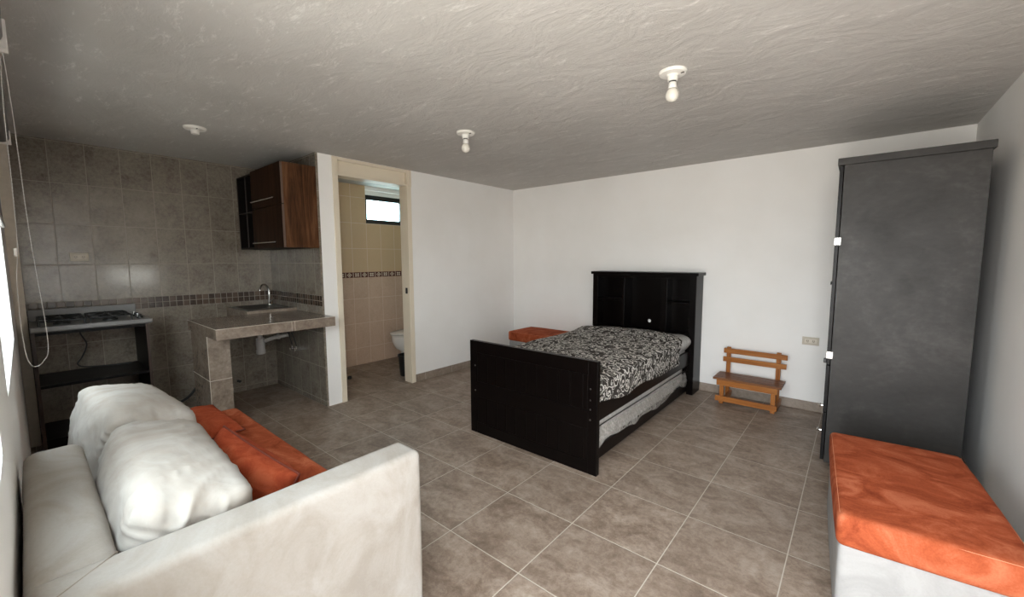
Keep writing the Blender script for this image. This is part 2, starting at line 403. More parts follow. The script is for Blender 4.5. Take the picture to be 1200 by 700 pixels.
def mat_tick():
    t = NT('quilted_white_ticking'); c = t.coord()
    q = t.n('ShaderNodeTexVoronoi'); t.l(c, q.inputs[0]); q.inputs['Scale'].default_value = 26
    f = t.noise(c, 14, 6, .6, 1.2)
    t.bump(t.math('ADD', q.outputs[0], f), .5, .01)
    return t.set(t.ramp(f, [(.3, (.52, .51, .49)), (.7, (.74, .73, .70))]), .4, spec=.5)
M['tick'] = mat_tick()
def mat_glass(name, tint):
    t = NT(name); c = t.coord()
    t.set((.9, .9, .9), t.rng(t.noise(c, 5, 2), 0, 1, .02, .05))
    tr = t.n('ShaderNodeBsdfTransparent'); tr.inputs[0].default_value = (*tint, 1)
    gl = t.n('ShaderNodeBsdfGlossy'); gl.inputs['Roughness'].default_value = .03
    mx = t.n('ShaderNodeMixShader'); mx.inputs[0].default_value = .06
    t.l(tr.outputs[0], mx.inputs[1]); t.l(gl.outputs[0], mx.inputs[2]); t.l(mx.outputs[0], t.out.inputs[0])
    return t.m
M['glass'] = mat_glass('window_glass', (.95, .97, .96)); M['glass_b'] = mat_glass('pale_blue_glass', (.80, .96, 1.0))

# ------------------------------------------------------------------ mesh helpers
def box(bm, x0, x1, y0, y1, z0, z1, bev=0.0, seg=2):
    g = bmesh.ops.create_cube(bm, size=1.0)
    vs = g['verts']
    for v in vs:
        v.co = Vector(((x0 + x1) / 2 + v.co.x * (x1 - x0), (y0 + y1) / 2 + v.co.y * (y1 - y0), (z0 + z1) / 2 + v.co.z * (z1 - z0)))
    if bev > 0:
        es = list({e for v in vs for e in v.link_edges})
        r = bmesh.ops.bevel(bm, geom=es, offset=bev, segments=seg, affect='EDGES', profile=.5)
        vs = [v for v in r['verts']]
    return vs
def tube(bm, pts, r, seg=10, caps=True):
    pts = [Vector(p) for p in pts]; rings = []
    n = len(pts); ref = None
    for i, p in enumerate(pts):
        d = (pts[min(i + 1, n - 1)] - pts[max(i - 1, 0)]).normalized()
        if ref is None:
            ref = d.orthogonal().normalized()
        else:
            ref = (ref - ref.dot(d) * d).normalized()
        s = d.cross(ref); rr = r[i] if isinstance(r, (list, tuple)) else r
        rings.append([bm.verts.new(p + rr * (math.cos(2 * PI * k / seg) * ref + math.sin(2 * PI * k / seg) * s)) for k in range(seg)])
    for a, b in zip(rings, rings[1:]):
        for k in range(seg): bm.faces.new((a[k], a[(k + 1) % seg], b[(k + 1) % seg], b[k]))
    if caps: bm.faces.new(rings[0][::-1]); bm.faces.new(rings[-1])
def lathe(bm, prof, seg=24, loc=(0, 0, 0), sx=1.0, sy=1.0):
    rings = []
    for r, z in prof:
        rings.append([bm.verts.new((loc[0] + sx * r * math.cos(2 * PI * k / seg), loc[1] + sy * r * math.sin(2 * PI * k / seg), loc[2] + z)) for k in range(seg)])
    for a, b in zip(rings, rings[1:]):
        for k in range(seg): bm.faces.new((a[k], a[(k + 1) % seg], b[(k + 1) % seg], b[k]))
    bm.faces.new(rings[0][::-1]); bm.faces.new(rings[-1])
def grid(bm, nu, nv, fn, flip=False):
    vs = [[bm.verts.new(fn(i / nu, j / nv)) for j in range(nv + 1)] for i in range(nu + 1)]
    for i in range(nu):
        for j in range(nv):
            q = (vs[i][j], vs[i + 1][j], vs[i + 1][j + 1], vs[i][j + 1])
            bm.faces.new(q[::-1] if flip else q)
def spline(pts, n=8):
    pts = [Vector(p) for p in pts]; out = []
    P = [pts[0]] + pts + [pts[-1]]
    for i in range(1, len(P) - 2):
        a, b, c, d = P[i - 1:i + 3]
        for k in range(n):
            t = k / n
            out.append(.5 * (2 * b + (c - a) * t + (2 * a - 5 * b + 4 * c - d) * t * t + (3 * b - a - 3 * c + d) * t ** 3))
    out.append(pts[-1]); return out
def fin(name, bm, mt, parent=None, smooth=False, loc=None, rot=None, angle=None):
    bmesh.ops.recalc_face_normals(bm, faces=bm.faces[:])
    me = bpy.data.meshes.new(name); bm.to_mesh(me); bm.free()
    me.materials.append(M[mt] if isinstance(mt, str) else mt)
    if smooth:
        for p in me.polygons: p.use_smooth = True
        if angle: me.set_sharp_from_angle(angle=math.radians(angle))
    o = bpy.data.objects.new(name, me); COL.objects.link(o)
    if parent: o.parent = parent
    if loc is not None: o.location = loc
    if rot is not None: o.rotation_euler = rot
    return o
def part(name, mt, parent, *boxes, bev=.002, **k):
    bm = bmesh.new()
    for b in boxes: box(bm, *b, bev=bev)
    return fin(name, bm, mt, parent, **k)
def tag(o, label, cat, group=None):
    o['label'] = label; o['category'] = cat
    if group: o['group'] = group
    return o
def thing(name, label, cat, loc=(0, 0, 0), rz=0.0, group=None):
    o = bpy.data.objects.new(name, None); COL.objects.link(o)
    o.empty_display_size = .1
    o.location = loc; o.rotation_euler = (0, 0, rz)
    return tag(o, label, cat, group)
def struct(name, mt, *boxes, parent=None, bev=0.0):
    bm = bmesh.new()
    for b in boxes: box(bm, *b, bev=bev)
    o = fin(name, bm, mt, parent)
    if not parent: o['kind'] = 'structure'
    return o
def copy_tree(o, parent=None):
    c = o.copy(); COL.objects.link(c)
    if parent: c.parent = parent
    for ch in o.children: copy_tree(ch, c)
    return c

# ------------------------------------------------------------------ room shell
YO = YW - WT
struct('floor', 'floor', (XB - .2, XR + .15, YO, .15, -.1, 0))
struct('ceiling', 'ceil', (XB - .2, XR + .15, YO, .15, H, H + .1))
struct('wall_back', 'wall', (-.12, XR + .15, 0, .15, 0, H))
y0, y1, z0, z1 = ADDED_SLIT
struct('wall_right', 'wall', (XR, XR + .15, YO, y0, 0, H), (XR, XR + .15, y1, 0, 0, H), (XR, XR + .15, y0, y1, 0, z0), (XR, XR + .15, y0, y1, z1, H))
a, b = WIN1, DOOR2
struct('wall_front', 'wall', (XB - .2, a[0], YO, YW, 0, H), (a[0], a[1], YO, YW, 0, a[2]), (a[0], a[1], YO, YW, a[3], H),
       (a[1], WIN2[0], YO, YW, 0, H), (WIN2[0], WIN2[1], YO, YW, 0, WIN2[2]), (WIN2[0], WIN2[1], YO, YW, WIN2[3], H), (WIN2[1], b[0], YO, YW, 0, H), (b[0], b[1], YO, YW, b[3], H), (b[1], XR, YO, YW, 0, H))
struct('wall_light_blocker', plain('dark_blocker_wall', (.20, .19, .175), .9, scale=4), (-3.0, 1.85, -5.75, -5.6, -1.0, 3.4))  # unseen wall added outside to dim the window behind the sofa
struct('wall_front_pilaster', 'beige_edge', (XK, -.87, YW, -4.535, 0, H))
struct('wall_left', 'wall', (-.12, 0, DOOR[1] + .05, 0, 0, H), (-.12, 0, YK + .02, DOOR[0] - .05, 0, H), (-.12, 0, DOOR[0] - .05, DOOR[1] + .05, H - .003, H))
struct('wall_kitchen', 'ktile_y', (XK - .15, XK, YW, YK, 0, H))
struct('wall_kitchen_side', 'ktile_x', (XK, -.001, YK, YK + .02, 0, H))
struct('wall_bathroom_left', 'btile_x', (XB, -.12, YK + .02, YB0, 0, H))
struct('wall_bathroom_right', 'btile_x', (XB, -.12, YB1, YB1 + .1, 0, H))
y0, y1, z0, z1 = WINB
struct('wall_bathroom', 'btile_y', (XB - .15, XB, YK, y0, 0, H), (XB - .15, XB, y1, YB1 + .1, 0, H), (XB - .15, XB, y0, y1, 0, z0))
struct('trim_window_reveal', 'wall', (XB - .15, XB, y0, y1, z1, H))
struct('trim_mosaic_border', 'mos_y', (XK, XK + .003, -4.535, YK, .955, 1.058))
struct('trim_mosaic_border_side', 'mos_x', (XK + .003, -.001, YK - .003, YK, .955, 1.058))
struct('trim_bathroom_border', 'listello', (XB, XB + .004, YB0, YB1, 1.155, 1.225))
struct('baseboard_back', 'base', (.008, XR, -.008, 0, 0, .085), bev=.002)
struct('baseboard_left', 'base', (0, .008, DOOR[1] + .058, 0, 0, .085), bev=.002)
struct('baseboard_right', 'base', (XR - .008, XR, YW, -.008, 0, .085), bev=.002)

# windows
def window_frame(name, rect, y, axis, fm, gm, t=.035, dep=.04, mull=()):
    """rect a0,a1,z0,z1 on axis ('x' wall at y=const, 'y' wall at x=const)"""
    a0, a1, z0, z1 = rect
    def bx(p0, p1, q0, q1, d0=-dep / 2, d1=dep / 2):
        return (p0, p1, y + d0, y + d1, q0, q1) if axis == 'x' else (y + d0, y + d1, p0, p1, q0, q1)
    fr = [bx(a0, a1, z0, z0 + t), bx(a0, a1, z1 - t, z1), bx(a0, a0 + t, z0 + t, z1 - t), bx(a1 - t, a1, z0 + t, z1 - t)]
    for mm in mull: fr.append(bx(mm - t / 2, mm + t / 2, z0 + t, z1 - t))
    o = struct(name, fm, *fr, bev=.003)
    struct('window_pane', gm, bx(a0 + t, a1 - t, z0 + t, z1 - t, -.003, .003), parent=o)
    return o
window_frame('window_1', WIN1, YW - .10, 'x', 'alu', 'glass', mull=(.915,))
struct('door_2', 'frame_door', (DOOR2[0], DOOR2[0] + .03, YO, YW + .008, 0, 2.10), (DOOR2[1] - .03, DOOR2[1], YO, YW + .008, 0, 2.10), (DOOR2[0] + .03, DOOR2[1] - .03, YO, YW + .008, 2.07, 2.10), bev=.003)
window_frame('window_2', WIN2, YW - .10, 'x', 'alu', 'glass', mull=())
window_frame('window_added_slit', ADDED_SLIT, XR + .10, 'y', 'alu', 'glass', t=.02)  # unseen slit opening added to bring in light from the right
window_frame('window_4', (WINB[0], WINB[1], WINB[2], 2.245), XB - .09, 'y', 'black', 'glass_b', t=.062)
struct('trim_window_top', 'wall', (XB - .15, XB - .05, WINB[0], WINB[1], 2.245, WINB[3]))

# bathroom door frame
d0, d1, dz = DOOR
fr = struct('door_1', 'frame_door', (-.125, .012, d0 - .05, d0, 0, H - .004), (-.125, .012, d1, d1 + .055, 0, H - .004),
            (-.125, -.020, d0, d1, dz, H - .004), bev=.003)
struct('door_header_panel', 'frame_door', (-.022, .014, d0 - .001, d1 + .001, dz, dz + .022), (-.022, .014, d0 - .001, d1 + .001, H - .034, H - .006),
       (.004, .018, d0 - .052, d0 - .02, dz - .005, H - .006), (.004, .018, d1 + .02, d1 + .057, dz - .005, H - .006), parent=fr, bev=.003)
struct('latch_plate', 'black', (-.06, -.025, d1 - .004, d1 + .002, 1.01, 1.075), parent=fr, bev=.001)

# ------------------------------------------------------------------ roller blind at the near window
rb = thing('roller_blind', 'rolled up grey roller blind high on the window wall with a hanging white bead chain', 'blind', (1.72, YW, 2.03))
bm = bmesh.new(); tube(bm, [(.02, .045, .05), (1.45, .045, .05)], .032, 20); fin('roll', bm, M['grey_blind'], rb, True, angle=40)
bm = bmesh.new(); box(bm, 0, .012, 0, .085, 0, .10, .003); box(bm, .0, .02, .0, .085, -.004, .012, .003); fin('bracket', bm, 'pvc', rb)
bm = bmesh.new()
pts = spline([(-.012, .07, .03), (-.012, .062, -.15), (-.012, .058, -.55), (-.01, .046, -.72), (-.008, .046, -.92), (-.008, .058, -.985), (-.008, .083, -.975), (-.008, .098, -.90), (-.01, .085, -.55), (-.012, .078, -.15), (-.012, .072, .03)], 40)
tube(bm, pts, .0009, 6)
acc = 0
for i in range(1, len(pts)):
    acc += (pts[i] - pts[i - 1]).length
    if acc > .009:
        acc = 0
        bmesh.ops.create_icosphere(bm, subdivisions=1, radius=.0017, matrix=Matrix.Translation(pts[i]))
fin('bead_chain', bm, 'pvc', rb, True)
bm = bmesh.new(); tube(bm, [(-.01, .051, -.60), (-.01, .0505, -.625)], [.0035, .003], 10); fin('chain_joiner', bm, 'white_pl', rb, True, angle=40)

rb2 = thing('roller_blind', 'half lowered grey roller blind over the window behind the sofa', 'blind', (.09, YW, 2.03), group=None)
bm = bmesh.new(); tube(bm, [(0, .04, .05), (1.60, .04, .05)], .030, 20); fin('roll', bm, M['grey_blind'], rb2, True, angle=40)
part('blind_fabric', M['grey_blind'], rb2, (.01, 1.59, .010, .0115, -.43, .05), bev=0)
part('bottom_rail', 'alu', rb2, (.005, 1.595, .005, .018, -.455, -.43), bev=.003)
part('bracket', 'white_pl', rb2, (-.006, .0, 0, .075, .01, .09), bev=.003); part('bracket', 'white_pl', rb2, (1.60, 1.606, 0, .075, .01, .09), bev=.003)

# ------------------------------------------------------------------ sofa
def soft_box(name, mt, parent, x0, x1, y0, y1, z0, z1, r=.03, seg=4, cuts=8, amp=.0, puff=0.0, freq=3.0, seed=0, dims=None):
    bm = bmesh.new()
    box(bm, x0, x1, y0, y1, z0, z1, r, seg)
    if cuts:
        long = [e for e in bm.edges if e.calc_length() > max(.06, r * 1.5)]
        bmesh.ops.subdivide_edges(bm, edges=long, cuts=cuts, use_grid_fill=True)
    cx, cy, cz = (x0 + x1) / 2, (y0 + y1) / 2, (z0 + z1) / 2
    bm.normal_update()
    sv = Vector((seed * 3.1, seed * 1.7, seed))
    for v in bm.verts:
        p = v.co; n = v.normal.copy()
        u = 1 - abs((p.x - cx) / ((x1 - x0) / 2)) ** 2; w = 1 - abs((p.y - cy) / ((y1 - y0) / 2)) ** 2; q = 1 - abs((p.z - cz) / ((z1 - z0) / 2)) ** 2
        dome = sorted((max(u, 0), max(w, 0), max(q, 0)))
        k = dome[1] * dome[2]
        v.co = p + n * (puff * k + amp * (noise.noise(p * freq + sv) + .5 * noise.noise(p * freq * 2.3 + sv)))
    return fin(name, bm, mt, parent, True)
SX0, SX1, SYF, SYB = .77, 2.68, -3.705, -4.578
sofa = thing('sofa', 'cream sofa with one wide arm, half backrest and burnt orange seat against the window wall', 'sofa', (SX0, SYB, 0))
def sl(x0, x1, y0, y1, z0, z1): return (x0 - SX0, x1 - SX0, y0 - SYB, y1 - SYB, z0, z1)
soft_box('sofa_base', 'cream', sofa, *sl(SX0 + .01, 2.56, SYB + .01, SYF - .012, .05, .345), r=.02, amp=.002)
soft_box('seat_cushion', 'orange', sofa, *sl(SX0, 2.555, -4.445, SYF, .34, .452), r=.028, amp=.003, puff=.006, cuts=14)
soft_box('backrest', 'cream', sofa, *sl(1.66, 2.565, SYB, -4.437, .06, .742), r=.032, amp=.003, puff=.004, cuts=12)
soft_box('armrest', 'cream', sofa, *sl(2.55, SX1, SYB + .002, SYF + .005, .05, .742), r=.022, amp=.0025, puff=.003, cuts=12)
for (x, y) in ((.85, -4.5), (.85, -3.78), (2.6, -4.5), (2.6, -3.78)):
    part('foot', 'black', sofa, sl(x - .025, x + .025, y - .025, y + .025, 0, .055), bev=.004)
# seam between the arm and the back
bm = bmesh.new(); tube(bm, [(2.557 - SX0, -4.44 - SYB, .744), (2.66 - SX0, -4.56 - SYB, .743)], .0018, 6); fin('seam', bm, plain('dark_seam_thread', (.22, .18, .14), .9), sofa, True)

def cushion(name, mt, loc, rot, w, h, t, seed, wr=.012, pin=.5, seam='', res=44, corner=.06, sharp=.42, seam_mat=None, label='', cat='cushion', group=None, drop=0.0):
    """stuffed cushion: width x, height z, thickness y"""
    sv = Vector((seed * 5.3, seed * 2.1, seed * 9.7))
    def surf(side):
        def f(u, v):
            a, b = u * 2 - 1, v * 2 - 1
            ea = max(0.0, 1 - abs(a) ** 2.6); eb = max(0.0, 1 - abs(b) ** 2.6)
            th = (ea * eb) ** sharp
            # edges pulled in between the corners
            x = a * w / 2 * (1 - corner * (1 - b * b) * 1.0 * abs(a) ** 3); z = b * h / 2 * (1 - corner * (1 - a * a) * abs(b) ** 3)
            p = Vector((x, side * t / 2 * th, z))
            nn = noise.noise(Vector((x * 5, side * 2, z * 5)) + sv)
            rad = math.atan2(b, a)
            fold = noise.noise(Vector((math.cos(rad) * 5, math.sin(rad) * 5, side * 3.0)) + sv) * max(abs(a), abs(b)) ** 2
            fine = noise.noise(Vector((x * 26, side, z * 9)) + sv) * .35 + noise.noise(Vector((x * 9 + z * 20, side * 4, z * 7)) + sv) * .6
            p.y += side * th * (wr * 1.3 * nn + wr * 1.4 * fold + wr * 1.0 * fine)
            p.z -= drop * (1 - (b + 1) / 2) * 0
            return p
        return f
    bm = bmesh.new()
    grid(bm, res, res, surf(-1)); grid(bm, res, res, surf(1), True)
    bmesh.ops.remove_doubles(bm, verts=bm.verts[:], dist=.0008)
    o = fin(name, bm, mt, None, True, loc, rot)
    tag(o, label, cat, group)
    if seam:
        bm = bmesh.new(); s = surf(1); pts = []
        N = 40
        for k in range(N): pts.append(s(k / N, 0))
        for k in range(N): pts.append(s(1, k / N))
        for k in range(N): pts.append(s(1 - k / N, 1))
        for k in range(N + 1): pts.append(s(0, 1 - k / N))
        for p in pts: p.y = 0
        tube(bm, pts, seam if isinstance(seam, float) else .004, 8)
        fin('piping', bm, seam_mat or mt, o, True)
    return o
def back_cushion(loc, rot, w, h, t, seed, label):
    """boxy stuffed back cushion: rounded box with pinched corners and wrinkles"""
    bm = bmesh.new()
    box(bm, -w / 2, w / 2, -t / 2, t / 2, -h / 2, h / 2, t * .17, 4)
    bmesh.ops.subdivide_edges(bm, edges=[e for e in bm.edges if e.calc_length() > .05], cuts=36, use_grid_fill=True)
    bmesh.ops.triangulate(bm, faces=[f for f in bm.faces if len(f.verts) > 4])
    bm.normal_update(); sv = Vector((seed * 4.1, seed * 2.3, seed * 7.9))
    for v in bm.verts:
        p = v.co.copy(); n = v.normal
        a, b, c = p.x / (w / 2), p.y / (t / 2), p.z / (h / 2)
        puff = .030 * (1 - a * a) * (1 - c * c) * abs(b) + .026 * (1 - a * a) * max(0, 1 - b * b) * max(0, c) + .014 * (1 - c * c) * max(0, 1 - b * b) * abs(a)
        q = noise.noise(Vector((p.x * 3, p.y * 4, p.z * 3)) + sv * .5)
        # long slanting creases, stronger near the ends, plus gathers at the end faces
        cr = 1 - abs(noise.noise(Vector((p.x * 13 + p.y * 9, p.y * 5 - p.x * 3 + q * .7, p.z * 8)) + sv)) * 2.4
        wr = .010 * q + .0105 * max(0, cr) ** 1.5 * .85 * (.5 + .7 * abs(a) ** 2)
        ends = max(0, (abs(a) - .55) / .45) ** 2
        gat = 1 - abs(noise.noise(Vector((p.x * 7, p.y * 15 + p.z * 15, p.z * 19 - p.y * 6)) + sv)) * 2.5
        wr += .0075 * ends * max(0, gat) ** 1.6
        sag = -.020 * ends * max(0, c)
        v.co = p + n * (puff + wr) + Vector((0, 0, sag))
    o = fin('back_cushion', bm, 'cream_c', None, True, loc, rot)
    tag(o, label, 'cushion', 'big off-white back cushions on the sofa')
    # boxing seams round the two large faces
    for s in (-1, 1):
        bm = bmesh.new(); pts = []
        hw, hh, yy, rr = w / 2 - .012, h / 2 - .012, s * (t / 2 - t * .16), t * .22
        for k in range(65):
            an = 2 * PI * k / 64; ca, sa = math.cos(an), math.sin(an)
            pts.append((math.copysign(abs(ca) ** .35, ca) * hw, yy, math.copysign(abs(sa) ** .35, sa) * hh))
        tube(bm, pts, .003, 6); fin('seam', bm, 'cream_c', o, True)
    return o
back_cushion((2.115, -4.29, .628), (math.radians(-14), math.radians(-1), math.radians(-2)), .79, .32, .25, 1, 'big off-white back cushion nearest the sofa arm')
back_cushion((1.33, -4.275, .622), (math.radians(-12), math.radians(0), math.radians(4)), .70, .32, .26, 2, 'big off-white back cushion at the far end, nearest the stove')
cushion('throw_pillow', 'orange2', (1.10, -3.985, .500), (math.radians(-86), 0, math.radians(0)), .56, .28, .11, 3, .010, seam=.0045, seam_mat='orange_dark',
        label='burnt orange throw pillow lying flat at the far end of the orange seat', cat='pillow', group='orange throw pillows on the sofa')
cushion('throw_pillow', 'orange2', (1.98, -4.01, .545), (math.radians(-20), math.radians(9), math.radians(11)), .52, .20, .17, 5, .010, seam=.0045, seam_mat='orange_dark',
        label='burnt orange throw pillow propped on edge between near back cushion and sofa arm', cat='pillow', group='orange throw pillows on the sofa')

# ------------------------------------------------------------------ ottomans
def make_ottoman(loc, rz, label, ln=.90, wd=.49):
    o = thing('ottoman', label, 'ottoman', loc, rz, 'orange topped white ottomans')
    soft_box('ottoman_base', 'cream_w', o, -wd / 2 + .008, wd / 2 - .008, -ln / 2 + .008, ln / 2 - .008, .03, .345, r=.02, amp=.002, seed=2)
    cu = soft_box('ottoman_top', 'orange', o, -wd / 2, wd / 2, -ln / 2, ln / 2, .338, .458, r=.022, amp=.003, puff=.008, cuts=14, seed=4)
    bm = bmesh.new(); a, b, r = wd / 2 - .006, ln / 2 - .006, .03
    pts = []
    for (cx, cy, s) in ((a - r, b - r, 0), (-a + r, b - r, 1), (-a + r, -b + r, 2), (a - r, -b + r, 3)):
        for k in range(6):
            an = s * PI / 2 + k / 5 * PI / 2; pts.append((cx + r * math.cos(an), cy + r * math.sin(an), .4525))
    pts.append(pts[0]); tube(bm, pts, .0009, 6); fin('stitching', bm, 'orange_seam', cu, True)
    for sx in (-1, 1):
        for sy in (-1, 1):
            part('foot', 'black', o, (sx * (wd / 2 - .06) - .02, sx * (wd / 2 - .06) + .02, sy * (ln / 2 - .06) - .02, sy * (ln / 2 - .06) + .02, 0, .035), bev=.004)
    return o
make_ottoman((3.992, -2.215, 0), math.radians(4), 'orange topped white ottoman beside the right wall, in front of the tall wardrobe')
ot = make_ottoman((.80, -.29, 0), PI / 2, 'orange topped white ottoman against the back wall, behind the bed')

# ------------------------------------------------------------------ bed
BX0, BX1 = 1.442, 2.578
bed = thing('bed', 'black single bed with grooved footboard and bookcase headboard', 'bed', (BX0, -2.285, 0))
def bl(x0, x1, y0, y1, z0, z1): return (x0 - BX0, x1 - BX0, y0 + 2.285, y1 + 2.285, z0, z1)
def bp(x, y, z): return (x - BX0, y + 2.285, z)
# footboard: stiles and rails with grooved plank panels between
YF0, YF1 = -2.272, -2.235
part('footboard', 'espresso', bed, bl(BX0, BX1, YF0 + .006, YF1, 0.0, .748), bev=.003)
fbm = []
XS = [1.513, 1.623, 1.719, 1.813, 1.907, 2.004, 2.098, 2.193, 2.287, 2.381, 2.477, 2.512]
part('footboard_frame', 'espresso', bed, bl(BX0, XS[0] - .002, YF0, YF0 + .01, 0, .748), bl(XS[-1] + .002, BX1, YF0, YF0 + .01, 0, .748),
     bl(XS[0] - .002, XS[-1] + .002, YF0, YF0 + .01, .655, .748), bl(XS[0] - .002, XS[-1] + .002, YF0, YF0 + .01, .300, .422), bl(XS[0] - .002, XS[-1] + .002, YF0, YF0 + .01, 0, .088), bev=.0025)
for (za, zb) in ((.424, .653), (.090, .298)):
    bm = bmesh.new()
    for xa, xb in zip(XS, XS[1:]): box(bm, *bl(xa + .003, xb - .003, YF0 + .002, YF0 + .01, za, zb), bev=.003)
    fin('grooved_panel', bm, 'espresso', bed)
for (x, z) in ((2.53, .567), (2.53, .494), (2.53, .432), (2.53, .365), (1.498, .348), (1.498, .55)):
    bm = bmesh.new(); tube(bm, [bp(x, YF0 + .002, z), bp(x, YF0 - .003, z)], [.007, .005], 12); fin('bolt', bm, 'steel', bed, True, angle=40)
# side rails
for (xa, xb) in ((2.50, 2.525), (1.475, 1.50)):
    part('side_rail', 'rail', bed, bl(xa, xb, YF1, -.235, .315, .455), bev=.003)
bm = bmesh.new()
for k in range(12):
    y = -2.15 + k * .17; box(bm, *bl(1.50, 2.50, y, y + .08, .345, .365))
fin('slats', bm, 'rail', bed)
# bookcase headboard
HX0, HX1, HY0, HY1 = 1.418, 2.565, -.235, -.012
hb = part('headboard', 'espresso', bed, bl(HX0, HX0 + .022, HY0, HY1, 0, 1.212), bl(HX1 - .022, HX1, HY0, HY1, 0, 1.212),
          bl(HX0 + .022, HX1 - .022, HY0, HY1, .585, .607), bl(HX0 + .022, HX1 - .022, HY0, HY0 + .02, .02, .585), bev=.002)
part('headboard_front_frame', 'espresso', bed, bl(HX0, HX0 + .062, HY0 - .012, HY0, .607, 1.212), bl(HX1 - .062, HX1, HY0 - .012, HY0, 0, 1.212),
     bl(HX0 + .062, HX1 - .062, HY0 - .012, HY0, 1.178, 1.212), bl(1.775, 1.81, HY0 - .012, HY0, .607, 1.178), bl(2.215, 2.278, HY0 - .012, HY0, .607, 1.178), bev=.002)
part('headboard_cap', 'espresso', bed, bl(HX0 - .02, HX1 + .022, HY0 - .03, HY1 + .004, 1.212, 1.243), bev=.005)
# back panel with a round cable hole
bm = bmesh.new()
hx, hz, hr = 2.013, .690, .020
N = 32; ring = []; outer = []
for k in range(N):
    an = 2 * PI * k / N; ring.append((hx + hr * math.cos(an), hz + hr * math.sin(an)))
    outer.append((hx + .09 * math.copysign(1, math.cos(an)) * min(1, abs(math.cos(an)) * 1.4142), hz + .075 * math.copysign(1, math.sin(an)) * min(1, abs(math.sin(an)) * 1.4142)))
for yy in (-.030, -.022):
    r0 = [bm.verts.new(bp(x, yy, z)) for x, z in ring]; r1 = [bm.verts.new(bp(x, yy, z)) for x, z in outer]
    for k in range(N): bm.faces.new((r0[k], r0[(k + 1) % N], r1[(k + 1) % N], r1[k]))
for bx_ in ((HX0 + .022, hx - .0895, .607, 1.212), (hx + .0895, HX1 - .022, .607, 1.212), (hx - .0895, hx + .0895, hz + .0745, 1.212), (hx - .0895, hx + .0895, .607, hz - .0745)):
    box(bm, *bl(bx_[0], bx_[1], -.030, -.022, bx_[2], bx_[3]))
fin('headboard_back_panel', bm, 'espresso', bed)
for x in (1.792, 2.246):
    part('headboard_divider', 'espresso', bed, bl(x - .01, x + .01, HY0, -.03, .607, 1.212))
for (xa, xb) in ((HX0 + .022, 1.782), (2.256, HX1 - .022)):
    part('headboard_shelf', 'espresso', bed, bl(xa, xb, HY0 + .01, -.03, .915, .937))

mt = thing('mattress', 'plastic wrapped mattress on the black bed, its grey end showing at the headboard', 'mattress', (2.0, -1.25, .365))
mb = soft_box('mattress_body', 'wrap', mt, -.487, .492, -.965, .985, 0, .225, r=.04, amp=.005, puff=.006, cuts=24, freq=6)
for v in mb.data.vertices:
    p = v.co
    if p.y > .55 and p.z > .1:
        k = min(1, (p.y - .55) / .2); kx = max(0, (p.x - .25) / .24)
        p.z += k * .028 * (p.z - .1) / .125 * (1 + .5 * noise.noise(p * 9)); p.x += .055 * kx * k * math.sin(min(1, max(0, (p.z - .10) / .15)) * PI * .8); p.x += .01 * k * noise.noise(p * 14) * kx
def hemz(y):
    P = [(-2.22, .470), (-2.09, .463), (-1.80, .418), (-1.45, .436), (-1.03, .408), (-.62, .402), (-.47, .455), (-.40, .52)]
    if y <= P[0][0]: return P[0][1]
    for (ya, za), (yb, zb) in zip(P, P[1:]):
        if y <= yb: return za + (zb - za) * (y - ya) / (yb - ya)
    return P[-1][1]
bm = bmesh.new()
def spr(u, v):
    # v along the bed from foot to head, u across from left hem to right hem
    s_ = min(1.1, max(0, u * 1.5 - .2))
    ye = -.575 + .19 * math.sin(min(1, s_ / 1.1) * PI) ** .8 - .10 * max(0, s_ - .85) / .25
    y = -2.215 + v * (2.215 + ye)
    xl, xr = 1.468, 2.535
    s = u * 1.5 - .2                  # -0.2..0 left drop, 0..1 top, 1..1.3 right drop
    yh = y
    zt = .612 + .010 * noise.noise(Vector((s * 4, y * 3.2, 1))) + .006 * noise.noise(Vector((s * 11, y * 8, 4)))
    zt += .030 * min(1, max(0, (y + .74) / .2))
    zt -= .02 * max(0, (s - .75) / .25) ** 2 if s <= 1 else .02
    if s < 0:
        k = -s / .2; return Vector((xl - .012 * math.sin(k * PI / 2), yh, zt - k * .16))
    if s <= 1: return Vector((xl + (xr - xl) * s, yh, zt))
    k = (s - 1) / .3
    hz = hemz(y)
    wv = .014 * noise.noise(Vector((y * 6, 3, 2))) * k + .012 * k * math.sin(y * 9)
    return Vector((xr + .010 + .010 * math.sin(min(1, k * 3) * PI / 2) + wv, yh, zt - .006 - k * (zt - hz)))
grid(bm, 60, 90, spr)
uvl = bm.loops.layers.uv.new('cloth')
bm.verts.index_update(); bm.verts.ensure_lookup_table()
for f in bm.faces:
    for lp in f.loops:
        i_, j_ = divmod(lp.vert.index, 91)
        s_ = i_ / 60 * 1.5 - .2
        lp[uvl].uv = (min(max(s_, 0), 1) * 1.067 + (min(s_, 0) * .8 if s_ < 0 else max(0, s_ - 1) * .6), j_ / 90 * 1.85)
sp = fin('bedspread', bm, 'spread', None, True)
sm = sp.modifiers.new('thickness', 'SOLIDIFY'); sm.thickness = .006; sm.offset = 1
tag(sp, 'charcoal bedspread with white scroll print draped over the bed', 'bedspread')

